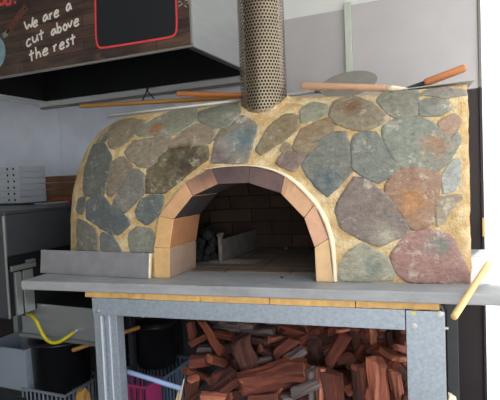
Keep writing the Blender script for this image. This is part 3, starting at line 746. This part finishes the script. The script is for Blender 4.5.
# printed pizza cutter: handle, blade
mb = MB(); ribbon(mb, smooth2([(6.5, 34), (11, 28), (17, 19), (22, 12), (26.5, 6.5)]), .042, .0003)
mb.build('printed_handle', mat('printed_wood', (98, 60, 44), .5, var=.35, scale=30, bump=0), sg)
mb = MB(); ribbon(mb, [(24.6, 9.3), (25.4, 8.2)], .010, .0016); ribbon(mb, [(6.5, 33), (9.5, 29.5)], .012, .0016); mb.build('printed_hole', M['hole'], sg)
bc_ = [(-8+13.5*cos(t*pi/16), 52+18.5*sin(t*pi/16)) for t in range(32)]
P = [sgp(x, y, .0008) for x, y in bc_]; Q = [p-WY*.0008 for p in P]; n = 32
MB().add(P+Q, [tuple(range(n, 2*n))]+[(i, (i+1) % n, n+(i+1) % n, n+i) for i in range(n)]).build('printed_blade', mat('printed_steel', (120, 150, 160), .5, var=.3, scale=20, bump=0), sg)
mb = MB(); ribbon(mb, [(3, 36), (7.5, 33)], .03, .0014); mb.build('printed_ferrule', M['trim'], sg)

# ================================================================== LEFT OF THE OVEN: WARMING CABINET, BOXES
# the cabinet's right side runs away from the camera
cabx = wp(0, 0, 0); ps = V((-1.85, 2.47, 0)); mxw = ps.dot(WX); my0 = 1.99*cos(A)-1.908*sin(A)
cab = thing('warming_cabinet', wp(mxw-.4, 2.3, 1.11), 'dark smoked-steel cabinet behind the oven\'s left edge with cartons on top', 'cabinet')
MB().box(mxw-.9, mxw, my0, 2.86, 1.118, 1.335, fr=wf).build('casing', M['gloss'], cab, bevel=.006)
MB().box(mxw-.91, mxw+.006, my0-.006, 2.865, 1.3355, 1.352, fr=wf).build('top_plate', M['gloss'], cab, bevel=.004)
MB().box(mxw-.006, mxw+.004, my0-.012, my0-.001, .80, 1.33, fr=wf).build('front_edge', M['trim'], cab, bevel=.003)
MB().box(mxw-.9, mxw-.007, my0-.010, my0-.001, .80, 1.33, fr=wf).build('front_door', M['gloss'], cab, bevel=.003)
MB().box(mxw-.88, mxw-.02, my0+.001, 2.3, .80, 1.117, fr=wf).build('base', M['hoodin'], cab, bevel=.003)  # dark box: shade of the void under the casing, painted near black
for k0, k1_, x_ in ((.045, .085, 0), (.10, .165, -.006)):
    MB().box(mxw-.0195, mxw-.004+x_, my0+k0, my0+k1_, .802, 1.03, fr=wf).build('side_strip', M['inox'], cab, bevel=.002)
for lx, ly in ((mxw-.86, my0+.02), (mxw-.86, 2.25), (mxw-.60, my0+.02), (mxw-.60, 2.25)):
    MB().box(lx, lx+.04, ly, ly+.04, 0, .7995, fr=wf).build('leg', M['inox'], cab, bevel=.003)
MB().box(mxw-.0035, mxw+.012, my0+.012, my0+.17, 1.04, 1.068, fr=wf).box(mxw-.0035, mxw+.016, my0+.11, my0+.165, 1.0685, 1.085, fr=wf).build('latch', M['trim'], cab, bevel=.003)
def boxat(px0, px1, ytop, ybot, k): # carton on the cabinet's top seen between two columns
    a = onw(px0, ybot, k).dot(WX); b = onw(px1, ybot, k).dot(WX); return a, b
TOP = 1.3525
# white vented cartons
kf = onz(10, 205, TOP).dot(WY); kf = min(kf, 2.5)
names_w = ['topmost', 'second from the top', 'third from the top', 'fourth from the top', 'fifth from the top', 'lowest']
a, b = onw(-18, 200, kf).dot(WX), onw(20.8, 200, kf).dot(WX)
zt = onw(10, 166, kf).z; hb = (zt-TOP-.012)/6
blk = tag(MB().box(onw(-30, 203, kf-.03).dot(WX), onw(31, 203, kf-.03).dot(WX), kf-.03, kf+.25, TOP, TOP+.0115, fr=wf).build('black_tray', M['black'], bevel=.003), 'flat black tray under the stack of white cartons', 'tray')
for i in range(6):
    z0 = TOP+.012+(5-i)*hb
    t = thing('pizza_box', wp((a+b)/2, kf+.1, z0), 'white vented pizza carton, %s of its stack at the left edge' % names_w[i], 'carton', 'white vented cartons')
    j = (random.random()-.5)*.006
    ct = MB().box(a+j, b+j, kf+j, kf+.22, z0, z0+hb*.96, fr=wf).build('carton', M['carton'], t, bevel=.0015)
    for hx in (9.6, 15.6):
        c = onw(hx, 200, kf).dot(WX)+j; h = MB().tube([wp(c, kf+j-.0008, z0+hb*.5), wp(c, kf+j+.001, z0+hb*.5)], .0085, 12).build('vent_hole', M['hole'], ct)
# pale tray between stacks
ka = onz(30, 207, TOP).dot(WY)
tag(MB().box(onw(22, 208, 2.32).dot(WX), onw(44, 208, 2.32).dot(WX)-.0, 2.32, 2.55, TOP, TOP+.008, fr=wf).build('white_tray', M['carton'], bevel=.003), 'thin pale tray lying between the white and the brown cartons', 'tray')
# brown cartons
kb = 2.56
a, b = onw(40, 195, kb).dot(WX)-.01, onw(84, 195, kb).dot(WX); b = min(b, mxw-.01)
zt = onw(60, 175.5, kb).z; hb = (zt-TOP)/4
for i in range(4):
    z0 = TOP+(3-i)*hb; j = (random.random()-.5)*.01
    o = MB().box(a+j, b+j, kb+j, kb+.27, z0, z0+hb*.93, fr=wf).build('pizza_box', M['brown'], bevel=.0015)
    t = o
    if i == 3:
        mb = MB(); x = a+.02
        while x < b-.03: mb.box(x, x+.014, kb+j-.0012, kb+j-.0002, z0+hb*.25, z0+hb*.75, fr=wf); x += .026
        mb.build('printed_band', mat('rust_print', (160, 78, 44), .7, var=.3, scale=30, bump=0), o)
    tag(o, ['brown pizza carton on top of the brown stack', 'brown pizza carton second down in the brown stack', 'brown pizza carton third down in the brown stack', 'brown pizza carton with rust printed band, bottom of the stack'][i], 'carton', 'brown cartons')

# ================================================================== BELOW, LEFT: BENCH, HOSE, POTS, CRATES
kq = 1.93
bz1 = onw(40, 304, kq).z; bz0 = onw(40, 335, kq).z; bx0 = onw(22, 320, kq).dot(WX)
bench = thing('steel_bench', wp(bx0+.4, kq+.15, 0), 'low stainless bench rail behind the left post', 'bench')
MB().box(bx0, bx0+.56, kq, kq+.012, bz0, bz1, fr=wf).build('bench_panel', M['inox'], bench, bevel=.003)
MB().box(bx0, bx0+.56, kq+.0125, kq+.30, bz1-.012, bz1-.002, fr=wf).build('bench_top', M['hoodin'], bench)  # shade below the slab put into the top's near-black colour
MB().box(bx0-.01, bx0+.56, kq-.02, kq-.001, bz0-.015, bz0+.004, fr=wf).build('bench_lip', M['trim'], bench, bevel=.002)
for xx, yy in ((bx0+.52, .02), (bx0+.52, .26), (bx0+.02, .26)):
    MB().box(xx, xx+.03, kq+yy, kq+yy+.03, 0, bz1-.0125, fr=wf).build('leg', M['darksteel'], bench)
hs_ = thing('gas_hose', onw(50, 340, kq-.05), 'yellow gas hose looping between the cabinet and the bench', 'hose')
pts = [onw(x, y, kq-.03-d) for x, y, d in ((26, 314, 0), (31, 315, .03), (36, 320, .05), (41, 331, .05), (46, 340, .05), (53, 343.5, .05), (61, 341.5, .04), (68, 336.5, .02), (73.5, 332.5, .005))]
def crv(pts, it=3):
    for _ in range(it):
        q = [pts[0]]
        for a, b in zip(pts, pts[1:]): q += [a.lerp(b, .25), a.lerp(b, .75)]
        q.append(pts[-1]); pts = q
    return pts
MB().tube(crv(pts), .0085, 12).build('hose', M['hose'], hs_, smooth=True)
MB().tube([onw(72.5, 333.3, kq-.036), onw(75, 331, kq-.012), onw(77, 329.5, kq-.001)], [.012, .013, .010], 8).build('brass_fitting', M['bolt'], hs_)
MB().tube([onw(27, 314, kq-.03), onw(23.5, 313.5, kq-.03)], .012, 10).build('brass_fitting', M['darksteel'], hs_)
# pots
def pot(name, c, R, H, label, z, ear=True, m='black'):
    t = thing(name, (c[0], c[1], z), label, 'pot')
    MB().lathe([(R*.86, 0), (R*.9, .004), (R*.93, H*.9), (R*1.0, H*.93), (R*1.02, H), (R*.98, H), (R*.9, H*.96), (R*.88, .01), (.001, .008)], (c[0], c[1], z), 40).build('pot_body', M[m], t, smooth=True)
    ld = MB().lathe([(R*.985, H), (R*.97, H+.006), (R*.55, H+.022), (.001, H+.03)], (c[0], c[1], z+.001), 40).build('lid', M[m], t, smooth=True)
    MB().lathe([(.012, H+.032), (.012, H+.05), (.02, H+.055), (.001, H+.058)], (c[0], c[1], z+.001), 20).build('knob', M[m], ld, smooth=True)
    return t
def crate(name, x0, x1, y0, y1, z0, z1, m, label, n=9):
    t = thing(name, wp((x0+x1)/2, (y0+y1)/2, z0), label, 'crate')
    mb = MB().box(x0, x1, y0, y0+.012, z1-.014, z1, fr=wf).box(x0, x1, y1-.012, y1, z1-.014, z1, fr=wf).box(x0, x0+.012, y0+.012, y1-.012, z1-.014, z1, fr=wf).box(x1-.012, x1, y0+.012, y1-.012, z1-.014, z1, fr=wf)
    mb.build('rim', m, t, bevel=.002)
    mb = MB()
    for i in range(n+1):
        x = x0+.006+(x1-x0-.012)*i/n
        mb.box(x-.005, x+.005, y0+.003, y0+.008, z0+.01, z1-.0145, fr=wf).box(x-.005, x+.005, y1-.008, y1-.003, z0+.01, z1-.0145, fr=wf)
        y = y0+.006+(y1-y0-.012)*i/n
        mb.box(x0+.003, x0+.008, y-.005, y+.005, z0+.01, z1-.0145, fr=wf).box(x1-.008, x1-.003, y-.005, y+.005, z0+.01, z1-.0145, fr=wf)
    for zz in (z0+(z1-z0)*.35,): mb.box(x0, x1, y0+.001, y0+.01, zz, zz+.01, fr=wf).box(x1-.01, x1-.001, y0, y1, zz, zz+.01, fr=wf)
    mb.build('lattice', m, t)
    MB().box(x0+.001, x1-.001, y0+.001, y1-.001, z0, z0+.009, fr=wf).build('base', m, t)
    return t
# pot on the pale crate, left
d = ray(60, 380); k1 = 2.16
pl = onw(33, 352, k1).dot(WX); pr = onw(92, 352, k1).dot(WX); Rl = (pr-pl)/2*.76; pcx = (pl+pr)/2; zt = onw(62, 349, k1-Rl).z; zb_ = onw(62, 397, k1-Rl).z
cl = wp(pcx, k1, 0)
crate('plastic_crate', pcx-.17, pcx+.17, k1-.16, k1+.17, .0, zb_-.001, M['crate'], 'pale grey lattice crate under the left black pot', 10)
MB_top = None
pot('stock_pot', cl, Rl, zt-zb_, 'large lidded black pot on a pale crate left of the left post', zb_)
# tub at the far left
tx1 = onw(25, 360, 1.99).dot(WX); tz1 = onw(15, 344, 2.05).z; tz0 = onw(15, 386, 2.05).z
tb = thing('plastic_tub', wp(tx1-.2, 2.1, tz0), 'grey-blue plastic tub at the left edge beside the black pot', 'tub')
x0, x1, y0, y1 = tx1-.34, tx1, 1.99, 2.26
def tubq(s): return [wp(x0+s, y0+s, 0), wp(x1-s, y0+s, 0), wp(x1-s, y1-s, 0), wp(x0+s, y1-s, 0)]
zz = [(.02, tz0), (0, tz1), (.006, tz1), (.025, tz0+.006)]
vs = []
for s_, z in zz: vs += [p+V((0, 0, z)) for p in tubq(s_)]
fs = [(j*4+i, j*4+(i+1) % 4, j*4+4+(i+1) % 4, j*4+4+i) for j in range(3) for i in range(4)]+[(3, 2, 1, 0), (12, 13, 14, 15)]
MB().add(vs, fs).build('tub_body', M['tub'], tb, bevel=.003)
mb = MB()
for c in tubq(-.006): pass
MB().box(x0-.008, x1+.008, y0-.008, y0-.0005, tz1-.02, tz1, fr=wf).box(x1+.0005, x1+.008, y0, y1, tz1-.02, tz1, fr=wf).build('tub_rim', M['tub'], tb, bevel=.002)
tag(MB().box(x0-.02, x1-.03, y0+.02, y1+.1, 0, tz0-.001, fr=wf).box(x0-.03, x1-.02, y0+.01, y0+.019, .02, tz0-.03, fr=wf).build('dark_bin', M['darksteel'], bevel=.01), 'dark storage box under the grey tub', 'box')
# second pot, between the posts
k2 = 2.32
pl = onw(136, 345, k2).dot(WX); pr = onw(178, 345, k2).dot(WX); R2 = (pr-pl)/2*.86; pc2 = (pl+pr)/2; zt2 = onw(157, 329, k2-R2).z; zb2 = onw(157, 373, k2-R2).z
c2_ = wp(pc2, k2, 0)
crate('plastic_crate', pc2-.14, pc2+.155, k2-.17, k2+.15, 0, zb2-.001, M['bcrate'], 'blue-grey lattice crate under the right black pot', 10)
pot('stock_pot', c2_, R2/1.02, zt2-zb2, 'tall black pot on a blue-grey crate right of the left post', zb2)
# pans nested left of it
for i in range(3):
    z = onw(130, 368-i*9, k2-.12).z
    o = MB().lathe([(.10, 0), (.125, .03), (.13, .033), (.12, .03), (.095, .006), (.001, .006)], (*(wp(pc2-.262, k2-.03, 0).xy), z), 36).build('round_pan', M['black'], smooth=True)
    tag(o, ['lowest', 'middle', 'topmost'][i]+' of three black round pans between the pots', 'pan', 'stacked black pans')
tag(MB().box(pc2-.37, pc2-.16, k2-.12, k2+.1, 0, onw(130, 368, k2-.12).z-.001, fr=wf).build('storage_box', M['darksteel'], bevel=.01), 'dark box carrying the stacked black pans', 'box')
# magenta crate in front
k3 = 2.02; xa = onw(118, 395, k3).dot(WX); xb_ = onw(153, 395, k3).dot(WX); z3 = onw(150, 383, k3).z
crate('plastic_crate', xa-.08, xb_, k3-.05, k3+.08, 0, z3, M['pink'], 'magenta lattice crate at the foot of the left post', 8)
# paddle handle lying over the pots
a = onw(72, 350.5, 1.93); b = onw(140, 327, 2.16)
tag(woodpole('paddle_handle', a, b, .0115, M['oldwood']), 'brown wooden handle slanting behind the left post over the pots', 'handle')
# pale blue pipe
a = ony(124, 370.5, 1.88); b = ony(181, 388.5, 1.90)
u_ = (b-a).normalized()
tag(MB().tube([a-u_*.1, b], .011, 12).build('plastic_pipe', M['pipe'], smooth=True), 'pale blue pipe running from the left post to the firewood', 'pipe')
# tan sack
c = onw(82, 396, 1.82)
o = lump('tan_sack', V((c.x, c.y, c.z-.04)), .05, M['sack'], 5, (.7, .8, 1.6)); tag(o, 'tan cloth sack poking up left of the left post', 'sack')
# white rag behind right post
c = ony(452, 397, 1.9)
o = lump('white_rag', V((c.x-.004, c.y, c.z-.01)), .02, M['rim'], 9, (.9, .8, 1.3)); tag(o, 'small white rag behind the right post near the picture bottom', 'rag')

# ================================================================== FIREWOOD
def log(a, b, w_, m, seed, label=None, knob=.12, flat=.8):
    a, b = V(a), V(b); L = (b-a).length; rn = random.Random(seed)
    n = 5+seed % 2; ang = sorted([(k+rn.uniform(-.28, .28))*2*pi/n for k in range(n)]); rad = [rn.uniform(.8, 1.1) for _ in range(n)]
    sec = []
    for k in range(n):
        k2_ = (k+1) % n
        p = V((cos(ang[k])*rad[k], sin(ang[k])*rad[k]*flat)); q = V((cos(ang[k2_])*rad[k2_], sin(ang[k2_])*rad[k2_]*flat))
        for t in (0, .33, .66): sec.append(p.lerp(q, t))
    m_ = len(sec); ns = 9; vs = []
    tw_ = rn.uniform(-.3, .3); tp_ = rn.uniform(-.25, .25)
    sk = rn.uniform(-.5, .5); sk2 = rn.uniform(-.5, .5)
    for i in range(ns):
        t = i/(ns-1); s_ = w_/2*(1+tp_*(t-.5)); c_, si = cos(tw_*t), sin(tw_*t)
        for k, p in enumerate(sec):
            x = (t-.5)*L; y = (p.x*c_-p.y*si)*s_; z = (p.x*si+p.y*c_)*s_
            e = 1 if i in (0, ns-1) else 0
            if e: x += (sk*p.x+sk2*p.y)*w_*.5*(-1 if i == 0 else 1)+rn.uniform(-.06, .06)*w_
            q = V((x*6, y*26, z*26))+V((seed*3.1, 0, 0))
            d = noise.noise(q)*knob*w_; r_ = V((0, y, z)).normalized()*d
            vs.append(V((x, y, z))+r_+V((0, 0, noise.noise(V((x*9, seed, 0)))*w_*.15)))
    fs = [(i*m_+k, i*m_+(k+1) % m_, (i+1)*m_+(k+1) % m_, (i+1)*m_+k) for i in range(ns-1) for k in range(m_)]
    fs += [tuple(range(m_))[::-1], tuple((ns-1)*m_+k for k in range(m_))]
    o = MB().add(vs, fs).build('firewood_log', [M['log'+m], M['logend']])
    for p in o.data.polygons:
        if len(p.vertices) > 4 and (seed % 2): p.material_index = 1
    o.data.update()
    o.rotation_mode = 'QUATERNION'; q = (b-a).normalized().to_track_quat('X', 'Z'); o.rotation_quaternion = q; o.location = (a+b)/2
    return tag(o, label or 'small split red-brown firewood piece packed deep in the pile', 'firewood', 'split firewood under the oven')
LG = [ # x1 y1 x2 y2 width material Y(front->back) label
 (201,321,220,352,10,'e',1.99,'straight reddish plank-like stick slanting down from the beam at upper left'),
 (190,322,193,341,10,'a',2.1,'short upright firewood piece at the pile\'s upper left corner'),
 (189,344,208,336,8,'e',2.05,'short wedge pointing left, below the upper left corner of the pile'),
 (214,333,231,337,8,'e',2.1,'small firewood wedge right of the straight plank-like stick'),
 (197,350,210,350,11,'d',2.08,'dark grey firewood stub below the straight stick'),
 (190,362,208,361,16,'a',2.0,'rounded firewood end at the left edge of the pile'),
 (209,358,227,362,11,'e',2.0,'small blocky firewood offcut under the straight stick\'s lower end'),
 (185,370,208,380,9,'e',1.97,'firewood wedge below the rounded end at the pile\'s left edge'),
 (193,378,187,404,12,'a',1.95,'upright firewood piece at the pile\'s lower left corner'),
 (190,404,236,371,11,'b',1.95,'long dark log rising to the right at lower left'),
 (205,405,245,376,11,'a',1.93,'long brown log beside the long dark one at lower left'),
 (203,398,224,400,14,'c',1.90,'pale orange log end at the bottom, left of the largest log'),
 (222,350,234,347,13,'b',2.08,'dark stub between the straight stick and the gnarled log'),
 (241,338,251,377,22,'b',2.0,'gnarled dark upright log with deep grooves'),
 (240,384,308,371,27,'a',1.92,'largest log, thick and rough, lying across the front centre'),
 (248,331,262,329,11,'a',2.15,'firewood stub under the beam above the gnarled log'),
 (250,338,266,343,10,'b',2.1,'dark red firewood piece right of the gnarled log\'s top'),
 (269,339,281,338,8,'c',2.05,'small pale pink log end in the upper middle'),
 (260,349,277,358,11,'b',2.05,'dark brown wedge above the largest log\'s left half'),
 (277,354,293,337,13,'a',2.05,'split piece leaning right above the largest log'),
 (299,342,317,330,11,'e',2.08,'orange-brown piece leaning up to the beam, upper middle'),
 (266,327,283,329,8,'a',2.15,'thin piece right under the beam, upper middle'),
 (285,330,300,332,9,'b',2.15,'dark piece under the beam in the upper middle'),
 (312,342,319,362,14,'b',2.05,'dark curved piece right of the largest log\'s top'),
 (287,361,304,350,12,'d',2.0,'grey weathered piece just above the largest log'),
 (256,362,270,358,9,'d',2.0,'small grey chip above the largest log\'s left half'),
 (248,400,276,397,10,'a',1.9,'red-brown piece under the largest log\'s left half'),
 (282,399,292,398,7,'d',1.89,'small pale grey chip under the largest log'),
 (294,394,320,383,14,'d',1.92,'grey-brown log under the largest log\'s right end'),
 (312,370,316,403,14,'d',1.94,'upright purplish grey log right of the largest log'),
 (317,340,348,330,10,'b',2.1,'dark log just under the beam right of centre'),
 (337,331,347,330,6,'c',2.02,'pale chip just under the beam right of centre'),
 (327,364,346,336,15,'a',2.02,'broad split log leaning to the right, right of centre'),
 (338,362,353,356,12,'a',2.03,'pinkish wedge right of the broad leaning log'),
 (353,328,358,350,16,'b',2.1,'broad brown log end under the beam in the right half'),
 (371,328,373,348,12,'c',2.08,'pinkish block under the beam left of the grey stub'),
 (382,326,382,343,9,'d',2.1,'grey stub under the beam near the right post'),
 (376,347,389,361,15,'e',2.06,'reddish log end above the brightest log'),
 (396,346,406,350,8,'c',2.0,'pale pink wedge touching the right post, upper one'),
 (394,358,406,360,9,'c',1.99,'pale pink wedge touching the right post, lower one'),
 (392,366,408,381,12,'b',1.99,'dark piece slanting down towards the right post'),
 (331,371,334,404,21,'a',1.93,'broad flat-faced upright log right of the purplish grey one'),
 (322,368,321,403,9,'c',1.92,'narrow pale upright split between two broader ones'),
 (350,362,362,372,14,'b',2.05,'dark stub above two dark upright logs'),
 (355,367,358,404,12,'b',1.96,'dark upright log left of the brightest log'),
 (366,366,362,404,10,'a',1.95,'brown upright log touching the brightest log'),
 (379,361,381,404,17,'c',1.93,'brightest log, pale pink-orange and upright, near the right post'),
 (394,372,399,404,12,'c',1.93,'pale upright log beside the right post'),
 (404,330,400,345,9,'a',2.05,'small upright piece in the pile\'s upper right corner'),
 (389,330,393,350,9,'b',2.1,'dark upright piece near the upper right corner'),
]
for k, (x1, y1, x2, y2, wd, m, Y, lab) in enumerate(LG):
    a = ony(x1, y1, Y); b = ony(x2, y2, Y+random.uniform(0, .08)); m_ = (a+b)/2; dist = (m_-CAM).dot(FW)
    log(a, b, wd*dist/F*1.18, m, k+11, lab, knob=.22 if k in (13, 14, 46) else .14)
# pieces deeper in the heap fill the gaps
kx = 200
for layer, Y in enumerate((2.16, 2.28, 2.42)):
    zz = .52
    while zz < .90:
        x = -.86+random.uniform(0, .06)-.05*layer*0
        while x < .04:
            lx = random.uniform(.08, .15); wd = random.uniform(.06, .095)
            if not (x < -.72 and zz > .86):
                th = random.uniform(-.6, .6); c = V((x+lx/2, Y+random.uniform(-.03, .03), zz+random.uniform(-.01, .01)))
                d = V((cos(th), random.uniform(-.4, .4), sin(th)*.7)).normalized()*lx/2
                log(c-d, c+d, wd, random.choice('aabbed'), kx, None); kx += 1
            x += lx*.72
        zz += .062
for zz in (.60, .65, .70, .75, .80, .85):
    x = -.84+random.uniform(0, .05)
    while x < .03:
        lx = random.uniform(.045, .085); wd = random.uniform(.035, .052); th = random.uniform(-1.1, 1.1)
        if not (x < -.72 and zz > .84):
            c = V((x, 2.12+random.uniform(-.02, .05), zz+random.uniform(-.012, .012))); d = V((cos(th), random.uniform(-.6, .6), sin(th))).normalized()*lx/2
            log(c-d, c+d, wd, random.choice('aabbeedc'), kx, None); kx += 1
        x += lx*.95
# lower front rows the heap rests on (just under the picture's edge)
for k in range(9):
    x = -.80+k*.098
    log((x-.03, 1.97, .515), (x+.05, 2.05, .515), .07, 'b', 900+k, None)
for k in range(9):
    x = -.78+k*.098
    log((x-.03, 1.96, .58), (x+.04, 2.04, .59), .072, 'a', 930+k, None)
# pale splinters
for (x1, y1, x2, y2, lab) in ((175.5, 404, 179.5, 389, 'short pale splinter of wood left of the firewood pile'), (178.5, 404, 184, 379, 'tall pale splinter of wood leaning at the pile\'s left edge')):
    a = ony(x1, y1, 1.9); b = ony(x2, y2, 1.91); r_ = (b-a).cross(FW).normalized()*.009; f_ = V((0, .012, 0)); e_ = (b-a)*.9
    a = a-(b-a).normalized()*.08
    o = MB().add([a-r_, a+r_, a+f_, b+r_*.2, b-r_*.3, b+f_*.4], [(0, 1, 2), (3, 5, 4), (0, 4, 5, 2), (0, 1, 3, 4), (1, 2, 5, 3)]).build('wood_splinter', M['splint'])
    tag(o, lab, 'splinter', 'pale splinters')
